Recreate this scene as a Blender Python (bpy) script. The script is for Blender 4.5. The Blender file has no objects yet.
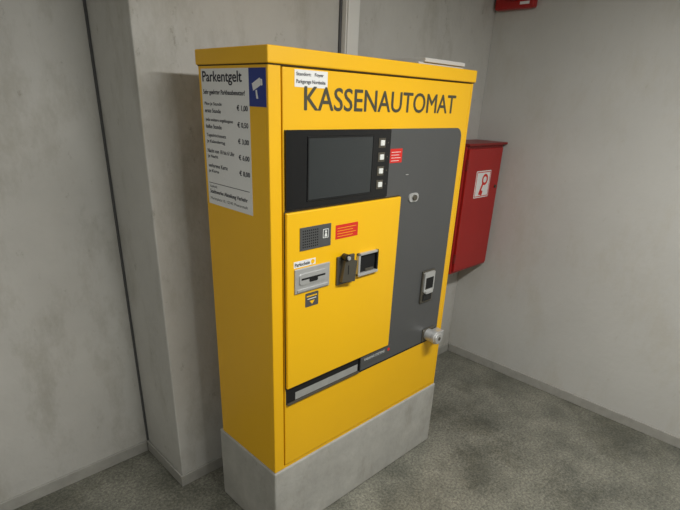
import bpy, bmesh
from math import *
from mathutils import Matrix, Vector

sc = bpy.context.scene
COL = sc.collection
try:
    sc.view_settings.view_transform = 'Standard'
except Exception:
    pass

# ------------------------------------------------------------------ materials
def lin(c):
    return tuple(((v/255)/12.92 if v/255 <= .04045 else ((v/255+.055)/1.055)**2.4) for v in c)+(1,)

def mat(name, rgb, rough=.5, metal=0., bump=0., bscale=60., var=0., vscale=3., coat=0., emit=0., grime=0.):
    m = bpy.data.materials.new(name); m.use_nodes = True
    nt = m.node_tree; n = nt.nodes; b = n['Principled BSDF']
    c = lin(rgb)
    b.inputs['Base Color'].default_value = c
    b.inputs['Roughness'].default_value = rough
    b.inputs['Metallic'].default_value = metal
    if coat: b.inputs['Coat Weight'].default_value = coat; b.inputs['Coat Roughness'].default_value = .08
    if emit:
        b.inputs['Emission Color'].default_value = c; b.inputs['Emission Strength'].default_value = emit
    tc = n.new('ShaderNodeTexCoord')
    if var:
        t = n.new('ShaderNodeTexNoise'); t.inputs['Scale'].default_value = vscale; t.inputs['Detail'].default_value = 8
        t.inputs['Roughness'].default_value = .65
        nt.links.new(tc.outputs['Object'], t.inputs['Vector'])
        r = n.new('ShaderNodeValToRGB')
        r.color_ramp.elements[0].position = .3; r.color_ramp.elements[1].position = .7
        r.color_ramp.elements[0].color = tuple(v*(1-var) for v in c[:3])+(1,)
        r.color_ramp.elements[1].color = tuple(min(1, v*(1+var)) for v in c[:3])+(1,)
        nt.links.new(t.outputs['Fac'], r.inputs['Fac'])
        out = r.outputs['Color']
        if grime:
            for sc_, lo, hi, zs, g in ((4.2, .36, .50, .45, 1-grime), (17, .33, .39, .6, 1-grime*1.5)):
                t2 = n.new('ShaderNodeTexNoise'); t2.inputs['Scale'].default_value = sc_; t2.inputs['Detail'].default_value = 12
                t2.inputs['Roughness'].default_value = .75
                mp = n.new('ShaderNodeMapping'); mp.inputs['Scale'].default_value = (1, 1, zs)
                nt.links.new(tc.outputs['Object'], mp.inputs['Vector']); nt.links.new(mp.outputs['Vector'], t2.inputs['Vector'])
                r2 = n.new('ShaderNodeValToRGB')
                r2.color_ramp.elements[0].position = lo; r2.color_ramp.elements[1].position = hi
                r2.color_ramp.elements[0].color = (g, g*.985, g*.95, 1); r2.color_ramp.elements[1].color = (1, 1, 1, 1)
                nt.links.new(t2.outputs['Fac'], r2.inputs['Fac'])
                mx = n.new('ShaderNodeMixRGB'); mx.blend_type = 'MULTIPLY'; mx.inputs[0].default_value = 1
                nt.links.new(out, mx.inputs[1]); nt.links.new(r2.outputs[0], mx.inputs[2]); out = mx.outputs[0]
        nt.links.new(out, b.inputs['Base Color'])
    if bump:
        t = n.new('ShaderNodeTexNoise'); t.inputs['Scale'].default_value = bscale; t.inputs['Detail'].default_value = 5
        nt.links.new(tc.outputs['Object'], t.inputs['Vector'])
        bp = n.new('ShaderNodeBump'); bp.inputs['Strength'].default_value = bump; bp.inputs['Distance'].default_value = .004
        nt.links.new(t.outputs['Fac'], bp.inputs['Height']); nt.links.new(bp.outputs['Normal'], b.inputs['Normal'])
    return m

def floor_mat():
    m = mat('floor_concrete', (122, 122, 116), .38, bump=.08, bscale=120)
    nt = m.node_tree; n = nt.nodes; b = n['Principled BSDF']
    tc = n['Texture Coordinate']
    def noise(s, d, lo, hi, c0, c1):
        t = n.new('ShaderNodeTexNoise'); t.inputs['Scale'].default_value = s; t.inputs['Detail'].default_value = d
        t.inputs['Roughness'].default_value = .7
        nt.links.new(tc.outputs['Object'], t.inputs['Vector'])
        r = n.new('ShaderNodeValToRGB'); r.color_ramp.elements[0].position = lo; r.color_ramp.elements[1].position = hi
        r.color_ramp.elements[0].color = c0; r.color_ramp.elements[1].color = c1
        nt.links.new(t.outputs['Fac'], r.inputs['Fac']); return r
    out = noise(3.0, 9, .34, .66, lin((90, 91, 84)), lin((132, 131, 121))).outputs[0]
    for nd, f in ((noise(75, 2, .36, .62, (.55, .55, .55, 1), (1.25, 1.25, 1.22, 1)), .85),
                  (noise(130, 1, .60, .68, (1, 1, 1, 1), (1.7, 1.7, 1.6, 1)), .8),
                  (noise(1.6, 12, .42, .50, (.66, .66, .63, 1), (1, 1, 1, 1)), .85),
                  (noise(9, 8, .30, .36, (.6, .6, .57, 1), (1, 1, 1, 1)), .8)):
        mx = n.new('ShaderNodeMixRGB'); mx.blend_type = 'MULTIPLY'; mx.inputs[0].default_value = f
        nt.links.new(out, mx.inputs[1]); nt.links.new(nd.outputs[0], mx.inputs[2]); out = mx.outputs[0]
    nt.links.new(out, b.inputs['Base Color'])
    return m

M = {}
M['wall'] = mat('wall_paint', (184, 183, 178), .75, bump=.6, bscale=35, var=.09, vscale=1.6, grime=.17)
M['wall_r'] = mat('wall_paint_right', (186, 186, 182), .7, bump=.4, bscale=30, var=.06, vscale=1.2, grime=.05)
M['ceil'] = mat('ceiling_paint', (190, 190, 186), .85, bump=.2)
M['floor'] = floor_mat()
M['skirt'] = mat('skirting_tile', (154, 153, 147), .5, var=.12, vscale=14, bump=.1)
M['joint_shade'] = mat('sealant_and_gap_shade', (82, 83, 84), .8)  # corner joint strip, also the painted shadow gaps beside the duct
M['plinth'] = mat('plinth_concrete', (166, 165, 159), .75, var=.14, vscale=7, bump=.5, bscale=45, grime=.16)
M['yellow'] = mat('yellow_powder_coat', (232, 178, 10), .42, var=.03, vscale=2, bump=.04, bscale=300)
M['yellow2'] = mat('yellow_flap', (234, 181, 12), .38, var=.02, vscale=2)
M['grey'] = mat('anthracite_panel', (76, 77, 77), .42, var=.04, vscale=4)
M['black'] = mat('black_bezel', (16, 17, 19), .25)
M['hole'] = mat('dark_recess', (8, 8, 8), .9)
M['screen'] = mat('display_glass', (38, 43, 45), .08, coat=.5)
M['steel'] = mat('brushed_steel', (196, 197, 196), .36, metal=.55, var=.06, vscale=30)
M['gun'] = mat('gunmetal', (98, 94, 84), .4, metal=.6)
M['white'] = mat('white_label', (222, 223, 222), .5)
M['offwhite'] = mat('button_white', (215, 218, 214), .4)
M['ink'] = mat('black_ink', (30, 32, 46), .6)
M['text'] = mat('grey_lettering', (66, 64, 50), .5)
M['blue'] = mat('blue_print', (30, 52, 130), .5)
M['redlab'] = mat('red_label', (205, 38, 30), .45)
M['red'] = mat('red_enamel', (160, 26, 24), .35, var=.06, vscale=5)
M['red2'] = mat('red_enamel_dark', (128, 20, 18), .4)
M['duct'] = mat('duct_pvc', (214, 214, 210), .5)
M['sheet'] = mat('grey_acrylic_sheet', (190, 190, 188), .4)
M['tray'] = mat('tray_galvanised', (148, 149, 146), .45, var=.1, vscale=20)
M['seam'] = mat('seam_shadow', (60, 46, 8), .8)
M['lamp'] = mat('lamp_diffuser', (255, 253, 248), .5, emit=3.)

# ------------------------------------------------------------------ helpers
def finish(name, bm, m, parent=None, smooth=False):
    me = bpy.data.meshes.new(name); bmesh.ops.recalc_face_normals(bm, faces=bm.faces); bm.to_mesh(me); bm.free()
    if smooth:
        for p in me.polygons: p.use_smooth = True
    o = bpy.data.objects.new(name, me); COL.objects.link(o)
    if m: me.materials.append(m)
    if parent: o.parent = parent
    return o

def box(name, x0, x1, y0, y1, z0, z1, m, parent=None, bev=0., seg=2):
    bm = bmesh.new()
    bmesh.ops.create_cube(bm, size=1)
    bmesh.ops.scale(bm, vec=(x1-x0, y1-y0, z1-z0), verts=bm.verts)
    bmesh.ops.translate(bm, vec=((x0+x1)/2, (y0+y1)/2, (z0+z1)/2), verts=bm.verts)
    if bev: bmesh.ops.bevel(bm, geom=bm.edges[:]+bm.verts[:], offset=bev, segments=seg, profile=.5, affect='EDGES')
    return finish(name, bm, m, parent)

def prism(name, pts, y0, y1, m, parent=None):
    """polygon in (x,z), extruded between y0 and y1"""
    bm = bmesh.new()
    a = [bm.verts.new((x, y0, z)) for x, z in pts]; b = [bm.verts.new((x, y1, z)) for x, z in pts]
    bm.faces.new(a); bm.faces.new(b[::-1])
    k = len(pts)
    for i in range(k): bm.faces.new((a[i], a[(i+1) % k], b[(i+1) % k], b[i]))
    return finish(name, bm, m, parent)

def rrect(x0, x1, z0, z1, r, n=6):
    """r = (bl, br, tr, tl)"""
    if not isinstance(r, tuple): r = (r,)*4
    out = []
    for (cx, cz, a0, rr) in ((x0, z0, pi, r[0]), (x1, z0, 1.5*pi, r[1]), (x1, z1, 0, r[2]), (x0, z1, .5*pi, r[3])):
        sx = 1 if cx == x0 else -1; sz = 1 if cz == z0 else -1
        if rr <= 0: out.append((cx, cz)); continue
        for i in range(n+1):
            a = a0+i*pi/2/n
            out.append((cx+sx*rr+rr*cos(a), cz+sz*rr+rr*sin(a)))
    return out

def cyl(name, c, r, L, axis, m, parent=None, seg=28, r2=None, bev=0.):
    bm = bmesh.new()
    bmesh.ops.create_cone(bm, cap_ends=True, segments=seg, radius1=r, radius2=r if r2 is None else r2, depth=L)
    if bev:
        es = [e for e in bm.edges if abs(e.verts[0].co.z-e.verts[1].co.z) < 1e-6]
        bmesh.ops.bevel(bm, geom=es, offset=bev, segments=2, profile=.5, affect='EDGES')
    if axis == 'y': bmesh.ops.rotate(bm, matrix=Matrix.Rotation(pi/2, 3, 'X'), verts=bm.verts)
    if axis == 'x': bmesh.ops.rotate(bm, matrix=Matrix.Rotation(pi/2, 3, 'Y'), verts=bm.verts)
    bmesh.ops.translate(bm, vec=c, verts=bm.verts)
    return finish(name, bm, m, parent)

def text(name, body, a0, z0, w, h, m, parent, plane='front', off=-.001, bold=0.):
    """text fitted to a box; front: a0 = left x, on plane y=off ; side: a0 = left (largest) y, on plane x=off.
    bold > 0 thickens the strokes by stacking slightly offset copies of the outline in the same mesh"""
    cu = bpy.data.curves.new(name, 'FONT'); cu.body = body; cu.size = 1; cu.resolution_u = 4
    o = bpy.data.objects.new(name+'_tmp', cu); COL.objects.link(o)
    dg = bpy.context.evaluated_depsgraph_get(); dg.update()
    me = bpy.data.meshes.new_from_object(o.evaluated_get(dg))
    bpy.data.objects.remove(o); bpy.data.curves.remove(cu)
    xs = [v.co.x for v in me.vertices]; ys = [v.co.y for v in me.vertices]
    X0, X1, Y0, Y1 = min(xs), max(xs), min(ys), max(ys)
    src = [((v.co.x-X0)/(X1-X0)*w, (v.co.y-Y0)/(Y1-Y0)*h) for v in me.vertices]
    faces = [tuple(p.vertices) for p in me.polygons]
    bpy.data.meshes.remove(me)
    offs = [(0, 0)] if not bold else [(-bold, 0), (bold, 0), (0, bold*.6), (0, -bold*.6)]
    V, Fc = [], []
    for k, (du, dq) in enumerate(offs):
        d = off-k*.00012; base = len(V)
        for u, q in src:
            V.append((a0+u+du, d, z0+q+dq) if plane == 'front' else (d, a0-u-du, z0+q+dq))
        Fc += [tuple(i+base for i in f) for f in faces]
    me = bpy.data.meshes.new(name); me.from_pydata(V, [], Fc); me.materials.append(m)
    ob = bpy.data.objects.new(name, me); COL.objects.link(ob); ob.parent = parent
    return ob

def empty(name):
    e = bpy.data.objects.new(name, None); COL.objects.link(e); e.empty_display_size = .1; return e

# ------------------------------------------------------------------ room
WX, YB, PX = 2.236, .61, -.133
LX, FY, CH, YR = -2.6, -3.2, 2.75, 1.0
box('floor', LX-.1, WX+.1, FY-.1, YR+.1, -.08, 0, M['floor'])
box('ceiling', LX-.1, WX+.1, FY-.1, YR+.1, CH, CH+.08, M['ceil'])
box('wall_back', PX, WX+.1, YB, YR+.1, 0, CH, M['wall'], bev=.006)
box('wall_recess', LX, PX-.001, YR, YR+.1, 0, CH, M['wall'])
box('wall_right', WX, WX+.1, FY, YB-.001, 0, CH, M['wall_r'])
box('wall_left', LX-.1, LX, FY, YR+.1, 0, CH, M['wall'])
box('wall_front', LX, WX, FY-.1, FY, 0, CH, M['wall'])
box('baseboard_back', PX-.012, WX-.013, YB-.012, YB-.0005, 0, .065, M['skirt'], bev=.003)
box('baseboard_pillar', PX-.012, PX-.0005, YB, YR-.001, 0, .065, M['skirt'], bev=.003)
box('baseboard_right', WX-.012, WX-.0005, FY, YB-.013, 0, .065, M['skirt'], bev=.003)
box('baseboard_recess', LX+.001, PX-.014, YR-.012, YR-.0005, 0, .065, M['skirt'], bev=.003)
box('trim_joint', PX-.010, PX-.0015, YR-.010, YR-.0005, .066, CH-.001, M['joint_shade'])

duct = empty('cable_duct')
box('duct_side_shade', .870, .976, YB-.010, YB-.0005, .066, CH-.001, M['joint_shade'], duct)  # dark plate wider than the channel, side shadow gaps put in as colour
box('duct_channel', .880, .966, YB-.040, YB-.010, .066, CH-.001, M['duct'], duct, bev=.003)
box('duct_cover', .885, .961, YB-.050, YB-.039, .066, CH-.001, M['duct'], duct, bev=.005)

# ------------------------------------------------------------------ machine
W, D, ZB, ZT = 1.131, .407, .3925, 1.9925
pl = empty('machine_plinth')
box('plinth_block', -.004, W+.012, -.004, .43, .0, ZB-.001, M['plinth'], pl, bev=.008)

ma = empty('parking_payment_machine')
def mb(*a, **k): return box(*a, parent=ma, **k)
mb('cabinet_body', 0, W, .016, D, ZB, 1.945, M['yellow'], bev=.004)
mb('front_frame_left', 0, .049, -.0, .02, ZB, 1.945, M['yellow'], bev=.003)
mb('front_frame_right', 1.118, W, -.0, .02, ZB, 1.945, M['yellow'], bev=.003)
mb('front_frame_sill', .0491, 1.1179, .002, .02, ZB, .406, M['yellow'])
mb('lid', -.006, W+.006, -.008, D+.006, 1.944, ZT, M['yellow'], bev=.004)
mb('lid_seam', -.001, W+.001, -.0015, D, 1.9405, 1.944, M['seam'])
mb('door', .0535, 1.1145, -.002, .015, .410, 1.938, M['yellow'], bev=.003)
F = -.002
prism('door_grey_panel', rrect(.058, 1.080, .712, 1.757, (0, .012, .04, 0)), F-.0012, F, M['grey'], ma)
G = F-.0012
# display unit
prism('display_bezel', rrect(.058, .578, 1.500, 1.757, .004), G-.008, G, M['black'], ma)
B = G-.008
for nm, a in (('screen_rim_top', (.150, .481, 1.731, 1.737)), ('screen_rim_bottom', (.150, .481, 1.521, 1.527)),
              ('screen_rim_left', (.150, .156, 1.527, 1.731)), ('screen_rim_right', (.475, .481, 1.527, 1.731))):
    mb(nm, a[0], a[1], B-.003, B, a[2], a[3], M['black'], bev=.001)
mb('screen_glass', .156, .475, B-.001, B, 1.527, 1.731, M['screen'])
for i, z in enumerate((1.707, 1.655, 1.603, 1.551)):
    mb('button_surround_%d' % (i+1), .508, .547, B-.002, B, z-.0175, z+.0175, M['gun'], bev=.001)
    mb('button_%d' % (i+1), .516, .539, B-.006, B, z-.010, z+.010, M['offwhite'], bev=.002)
    mb('button_dot_%d' % (i+1), .560, .565, B-.0008, B, z-.0025, z+.0025, M['gun'])
# stickers
mb('info_sticker', .101, .242, F-.0008, F, 1.884, 1.934, M['white'])
text('info_sticker_line_a', 'Standort:   Foyer', .108, 1.914, .115, .013, M['ink'], ma, off=F-.0012, bold=.0004)
text('info_sticker_line_b', 'Parkgarage Nordseite', .108, 1.892, .124, .014, M['ink'], ma, off=F-.0012, bold=.0004)
text('title_lettering', 'KASSENAUTOMAT', .142, 1.816, .860, .072, M['text'], ma, off=F-.0008, bold=.0014)
mb('red_notice', .590, .664, G-.0008, G, 1.628, 1.682, M['redlab'])
for i in range(4):
    mb('red_notice_line_%d' % i, .597, .655-.01*(i % 2), G-.0012, G-.0008, 1.668-i*.011, 1.670-i*.011, M['offwhite'])
# door lock escutcheon
prism('door_lock_plate', rrect(.733, .797, 1.458, 1.496, .0185, 8), G-.006, G, M['steel'], ma)
cyl('door_lock_core', (.765, G-.009, 1.477), .012, .012, 'y', M['gun'], ma)
mb('door_latch_mark', .700, .716, G-.002, G, 1.575, 1.578, M['steel'])

# yellow operating flap
prism('operating_flap_seam', rrect(.0535, .671, .789, 1.495, .003), G-.002, G, M['seam'], ma)
mb('operating_flap', .056, .667, G-.014, G, .793, 1.491, M['yellow2'], bev=.004)
Y = G-.014
mb('speaker_plate', .113, .263, Y-.003, Y, 1.350, 1.434, M['grey'], bev=.001)
bm = bmesh.new()
for i in range(8):
    for j in range(7):
        g = bmesh.ops.create_cone(bm, cap_ends=True, segments=8, radius1=.0028, radius2=.0028, depth=.001)
        bmesh.ops.rotate(bm, matrix=Matrix.Rotation(pi/2, 3, 'X'), verts=g['verts'])
        bmesh.ops.translate(bm, vec=(.127+i*.0098, Y-.0032, 1.362+j*.0098), verts=g['verts'])
finish('speaker_holes', bm, M['hole'], ma)
prism('speaker_icon_frame', rrect(.222, .250, 1.382, 1.416, .003), Y-.0036, Y-.003, M['offwhite'], ma)
prism('speaker_icon_field', rrect(.2245, .2475, 1.3845, 1.4135, .002), Y-.0040, Y-.0036, M['grey'], ma)
cyl('speaker_icon_head', (.236, Y-.0042, 1.406), .0045, .0006, 'y', M['offwhite'], ma)
prism('speaker_icon_body', [(.229, 1.387), (.243, 1.387), (.240, 1.400), (.232, 1.400)], Y-.0045, Y-.0040, M['offwhite'], ma)

mb('red_label', .289, .410, Y-.0008, Y, 1.366, 1.420, M['redlab'])
for i in range(4):
    mb('red_label_line_%d' % i, .298, .400-.018*(i % 2), Y-.0012, Y-.0008, 1.406-i*.0105, 1.408-i*.0105, M['yellow2'])

# card reader
mb('card_sticker', .086, .190, Y-.0008, Y, 1.290, 1.314, M['white'])
text('card_sticker_text', 'Parkschein', .091, 1.295, .070, .013, M['ink'], ma, off=Y-.0012, bold=.0005)
cyl('card_sticker_dot', (.176, Y-.001, 1.302), .009, .0008, 'y', M['yellow2'], ma)
mb('card_reader_plate', .088, .260, Y-.006, Y, 1.190, 1.286, M['steel'], bev=.003)
prism('card_reader_mouth', rrect(.107, .241, 1.222, 1.264, .012), Y-.010, Y-.006, M['steel'], ma)
mb('card_slot', .115, .233, Y-.0106, Y-.009, 1.241, 1.248, M['hole'])
prism('card_reader_notch', rrect(.153, .195, 1.228, 1.243, .006), Y-.0112, Y-.010, M['hole'], ma)
mb('card_reader_lip', .097, .251, Y-.010, Y-.005, 1.196, 1.206, M['steel'], bev=.001)
# card pictogram below
prism('card_pictogram', rrect(.142, .208, 1.124, 1.180, .004), Y-.0008, Y, M['grey'], ma)
mb('card_pictogram_line_a', .149, .201, Y-.0012, Y-.0008, 1.164, 1.169, M['yellow2'])
mb('card_pictogram_line_b', .153, .197, Y-.0012, Y-.0008, 1.154, 1.157, M['offwhite'])
prism('card_pictogram_arrow', [(.163, 1.147), (.189, 1.147), (.176, 1.132)], Y-.0012, Y-.0008, M['yellow2'], ma)

# coin intake
mb('coin_unit_base', .298, .392, Y-.010, Y, 1.180, 1.296, M['gun'], bev=.003)
prism('coin_unit_hood', [(.306, 1.198), (.378, 1.188), (.388, 1.272), (.322, 1.292)], Y-.030, Y-.010, M['gun'], ma)
mb('coin_slot', .336, .340, Y-.031, Y-.029, 1.225, 1.262, M['hole'])
cyl('coin_return_knob', (.325, Y-.026, 1.296), .014, .03, 'y', M['black'], ma, bev=.003)
cyl('coin_knob_cap', (.325, Y-.043, 1.296), .008, .006, 'y', M['steel'], ma)

# ticket dispenser opening
x0, x1, z0, z1 = .412, .532, 1.194, 1.290
mb('dispenser_recess', x0+.006, x1-.006, Y-.002, Y, z0+.006, z1-.006, M['hole'])
mb('dispenser_frame_top', x0, x1, Y-.014, Y, z1-.010, z1, M['steel'], bev=.002)
mb('dispenser_frame_left', x0, x0+.012, Y-.014, Y, z0, z1, M['steel'], bev=.002)
mb('dispenser_frame_right', x1-.010, x1, Y-.014, Y, z0, z1, M['black'], bev=.002)
mb('dispenser_frame_bottom', x0, x1, Y-.016, Y, z0, z0+.012, M['steel'], bev=.002)
mb('dispenser_tongue', x0+.05, x1-.02, Y-.008, Y, z0+.012, z0+.024, M['gun'], bev=.002)

# coin return tray below the flap
mb('tray_recess', .060, .476, G-.0012, G, .720, .782, M['hole'])
mb('tray_metal_back', .105, .470, G-.0022, G-.0012, .722, .756, M['tray'])
mb('tray_lip', .060, .478, G-.010, G, .712, .720, M['gun'], bev=.002)
mb('tray_side', .476, .484, G-.008, G, .712, .788, M['black'], bev=.001)
mb('maker_plate', .486, .700, G-.004, G, .742, .786, M['grey'], bev=.001)
text('maker_plate_text', 'PARKING SYSTEMS', .512, .758, .140, .013, M['offwhite'], ma, off=G-.0046)
cyl('maker_plate_emblem', (.682, G-.0045, .764), .008, .001, 'y', M['redlab'], ma)
mb('lower_door_gap', .486, 1.079, G-.0006, G, .706, .713, M['hole'])
# banknote slot
x0, x1, z0, z1 = .892, .988, .946, 1.112
mb('banknote_plate', x0, x1, G-.010, G, z0, z1, M['gun'], bev=.004)
prism('banknote_bezel', rrect(x0+.008, x1-.008, z0+.058, z1-.006, .008), G-.018, G-.010, M['steel'], ma)
mb('banknote_mouth', x0+.018, x1-.018, G-.0186, G-.017, z0+.074, z1-.034, M['hole'])
mb('banknote_lip', x0+.020, x1-.020, G-.026, G-.010, z0+.050, z0+.066, M['steel'], bev=.003)
mb('banknote_lower', x0+.014, x1-.014, G-.014, G-.010, z0+.010, z0+.046, M['black'], bev=.002)
# cylinder lock
mb('hasp_plate', .950, 1.045, G-.006, G, .715, .785, M['gun'], bev=.003)
cyl('lock_barrel', (.990, G-.044, .752), .031, .078, 'y', M['steel'], ma, bev=.005)
cyl('lock_collar', (.990, G-.062, .752), .035, .020, 'y', M['steel'], ma, bev=.003)
cyl('lock_keyway', (.990, G-.0838, .752), .010, .002, 'y', M['gun'], ma)
mb('lock_side_block', 1.012, 1.072, G-.054, G-.006, .732, .768, M['steel'], bev=.004)

# tariff sheet on the left side
S = -.0008
mb('tariff_sheet', S, 0, .100, .388, 1.470, 1.932, M['white'])
mb('tariff_logo', S-.0003, 0, .010, .0995, 1.822, 1.932, M['blue'])
def sp(name, pts, m):
    bm = bmesh.new(); vs = [bm.verts.new((S-.0008, y, z)) for y, z in pts]; bm.faces.new(vs); return finish(name, bm, m, ma)
sp('tariff_logo_camera_body', [(.082, 1.888), (.040, 1.905), (.034, 1.884), (.076, 1.867)], M['white'])
sp('tariff_logo_camera_lens', [(.038, 1.902), (.028, 1.900), (.026, 1.884), (.033, 1.882)], M['white'])
sp('tariff_logo_camera_mount', [(.064, 1.868), (.056, 1.871), (.050, 1.845), (.060, 1.845)], M['white'])
T = S-.0005
text('tariff_title', 'Parkentgelt', .378, 1.882, .240, .042, M['ink'], ma, 'side', T, .0012)
text('tariff_subtitle', 'Sehr geehrter Parkhausbenutzer!', .378, 1.848, .255, .019, M['ink'], ma, 'side', T, .0006)
rows = [('Pkw je Stunde', 'erste Stunde', '\u20ac 1,00'), ('jede weitere angefangene', 'halbe Stunde', '\u20ac 0,50'),
        ('Tagesh\u00f6chstsatz', 'je Kalendertag', '\u20ac 3,00'), ('Nacht von 18 bis 6 Uhr', 'je Nacht', '\u20ac 6,00'),
        ('verlorene Karte', 'je Karte', '\u20ac 8,00')]
z = 1.814
for i, (a, b_, p) in enumerate(rows):
    text('tariff_row_%d' % (i+1), a, .374, z, min(.175, .0085*len(a)), .0135, M['ink'], ma, 'side', T, .0003)
    text('tariff_subrow_%d' % (i+1), b_, .374, z-.021, min(.175, .0085*len(b_)), .0135, M['ink'], ma, 'side', T, .0003)
    text('tariff_price_%d' % (i+1), p, .172, z-.010, .062, .019, M['ink'], ma, 'side', T, .0008)
    z -= .052
mb('tariff_rule', T-.0002, T, .115, .378, 1.548, 1.550, M['ink'])
text('tariff_footer_a', 'Auskunft:', .374, 1.532, .05, .010, M['ink'], ma, 'side', T)
text('tariff_footer_b', 'Stadtwerke Abteilung Verkehr', .374, 1.507, .245, .018, M['ink'], ma, 'side', T, .0006)
text('tariff_footer_c', 'Marktplatz 10, 12345 Musterstadt', .374, 1.484, .245, .013, M['ink'], ma, 'side', T)

# acrylic sheet lying on the lid
sh = empty('acrylic_sheet_stack')
box('sheet_lower', .80, 1.125, .06, .37, ZT+.0005, ZT+.014, M['sheet'], sh, bev=.002)
box('sheet_upper', .83, 1.120, .05, .36, ZT+.0145, ZT+.030, M['sheet'], sh, bev=.002)

# ------------------------------------------------------------------ red cabinet
rb = empty('fire_key_cabinet')
x0, x1, yf, z0, z1 = 1.775, 2.214, .380, .805, 1.625
box('cabinet_shell', x0, x1, yf+.014, YB-.0005, z0, z1, M['red'], rb, bev=.005)
box('cabinet_rain_hood', x0-.004, x1+.012, yf-.010, YB-.0005, z1, z1+.014, M['red2'], rb, bev=.003)
box('cabinet_door_gap', x0+.012, x1-.012, yf+.010, yf+.0145, z0+.012, z1-.012, M['red2'], rb)
box('cabinet_door', x0+.018, x1-.018, yf, yf+.012, z0+.018, z1-.018, M['red'], rb, bev=.004)
box('cabinet_hinge_upper', x0+.006, x0+.020, yf-.004, yf+.014, z1-.14, z1-.08, M['red2'], rb, bev=.002)
box('cabinet_hinge_lower', x0+.006, x0+.020, yf-.004, yf+.014, z0+.08, z0+.14, M['red2'], rb, bev=.002)
cyl('cabinet_lock', (x1-.055, yf-.004, 1.36), .010, .010, 'y', M['gun'], rb)
cx, cz = 1.995, 1.385
prism('key_sign', rrect(cx-.088, cx+.088, cz-.085, cz+.085, .006), yf-.0015, yf, M['white'], rb)
def ring(name, cx, cz, r, w, y, m, parent):
    bm = bmesh.new(); n = 24
    a = [bm.verts.new((cx+r*cos(2*pi*i/n), y, cz+r*sin(2*pi*i/n))) for i in range(n)]
    b = [bm.verts.new((cx+(r-w)*cos(2*pi*i/n), y, cz+(r-w)*sin(2*pi*i/n))) for i in range(n)]
    for i in range(n): bm.faces.new((a[i], a[(i+1) % n], b[(i+1) % n], b[i]))
    return finish(name, bm, m, parent)
ring('key_sign_bow', cx+.022, cz+.028, .036, .016, yf-.002, M['redlab'], rb)
prism('key_sign_shaft', [(cx+.012, cz+.002), (cx-.004, cz+.010), (cx-.038, cz-.062), (cx-.022, cz-.068)], yf-.0022, yf-.0015, M['redlab'], rb)
prism('key_sign_bit', [(cx-.022, cz-.066), (cx-.010, cz-.036), (cx+.014, cz-.046), (cx+.004, cz-.074)], yf-.0022, yf-.0015, M['redlab'], rb)
for nm, a in (('t', (cx-.082, cx+.082, cz+.074, cz+.079)), ('b', (cx-.082, cx+.082, cz-.079, cz-.074)),
              ('l', (cx-.082, cx-.077, cz-.079, cz+.079)), ('r', (cx+.077, cx+.082, cz-.079, cz+.079))):
    box('key_sign_border_'+nm, a[0], a[1], yf-.0022, yf-.0015, a[2], a[3], M['redlab'], rb)

# red alarm sounder high on the right wall
al = empty('fire_alarm_sounder')
box('sounder_base', WX-.05, WX-.0005, .33, .590, 2.395, 2.64, M['red'], al, bev=.012)
cyl('sounder_horn', (WX-.065, .452, 2.52), .085, .04, 'x', M['red2'], al, bev=.008)
box('sounder_label', WX-.052, WX-.049, .36, .42, 2.415, 2.43, M['white'], al)

# ------------------------------------------------------------------ lighting
def lamp(name, x, y, sx, sy, power):
    e = empty(name)
    box('lamp_housing', x-sx/2-.02, x+sx/2+.02, y-sy/2-.02, y+sy/2+.02, CH-.06, CH-.0005, M['duct'], e, bev=.004)
    box('lamp_diffuser', x-sx/2, x+sx/2, y-sy/2, y+sy/2, CH-.07, CH-.061, M['lamp'], e)
    ld = bpy.data.lights.new(name+'_light', 'AREA'); ld.shape = 'RECTANGLE'; ld.size = sx; ld.size_y = sy
    ld.energy = power; ld.color = (1, .99, .955)
    lo = bpy.data.objects.new(name+'_light', ld); COL.objects.link(lo); lo.location = (x, y, CH-.075); lo.parent = e
lamp('ceiling_lamp', .45, -1.5, 1.2, .22, 70)
lamp('ceiling_lamp', -1.7, -.9, .22, 1.2, 15)
w = bpy.data.worlds.new('world'); sc.world = w; w.use_nodes = True
w.node_tree.nodes['Background'].inputs[0].default_value = (.9, .93, 1, 1)
w.node_tree.nodes['Background'].inputs[1].default_value = .3

# ------------------------------------------------------------------ camera
a, r, y = 1.1538, .0421, -.7880
R = Matrix.Rotation(y, 4, 'Z') @ Matrix.Rotation(a, 4, 'X') @ Matrix.Rotation(r, 4, 'Z')
cd = bpy.data.cameras.new('camera'); cd.sensor_width = 36; cd.lens = 496.1/680*36; cd.shift_y = 64.9/680
cd.clip_start = .02
cam = bpy.data.objects.new('camera', cd); COL.objects.link(cam)
cam.matrix_world = Matrix.Translation((-.9982, -1.3413, 1.8514)) @ R
sc.camera = cam
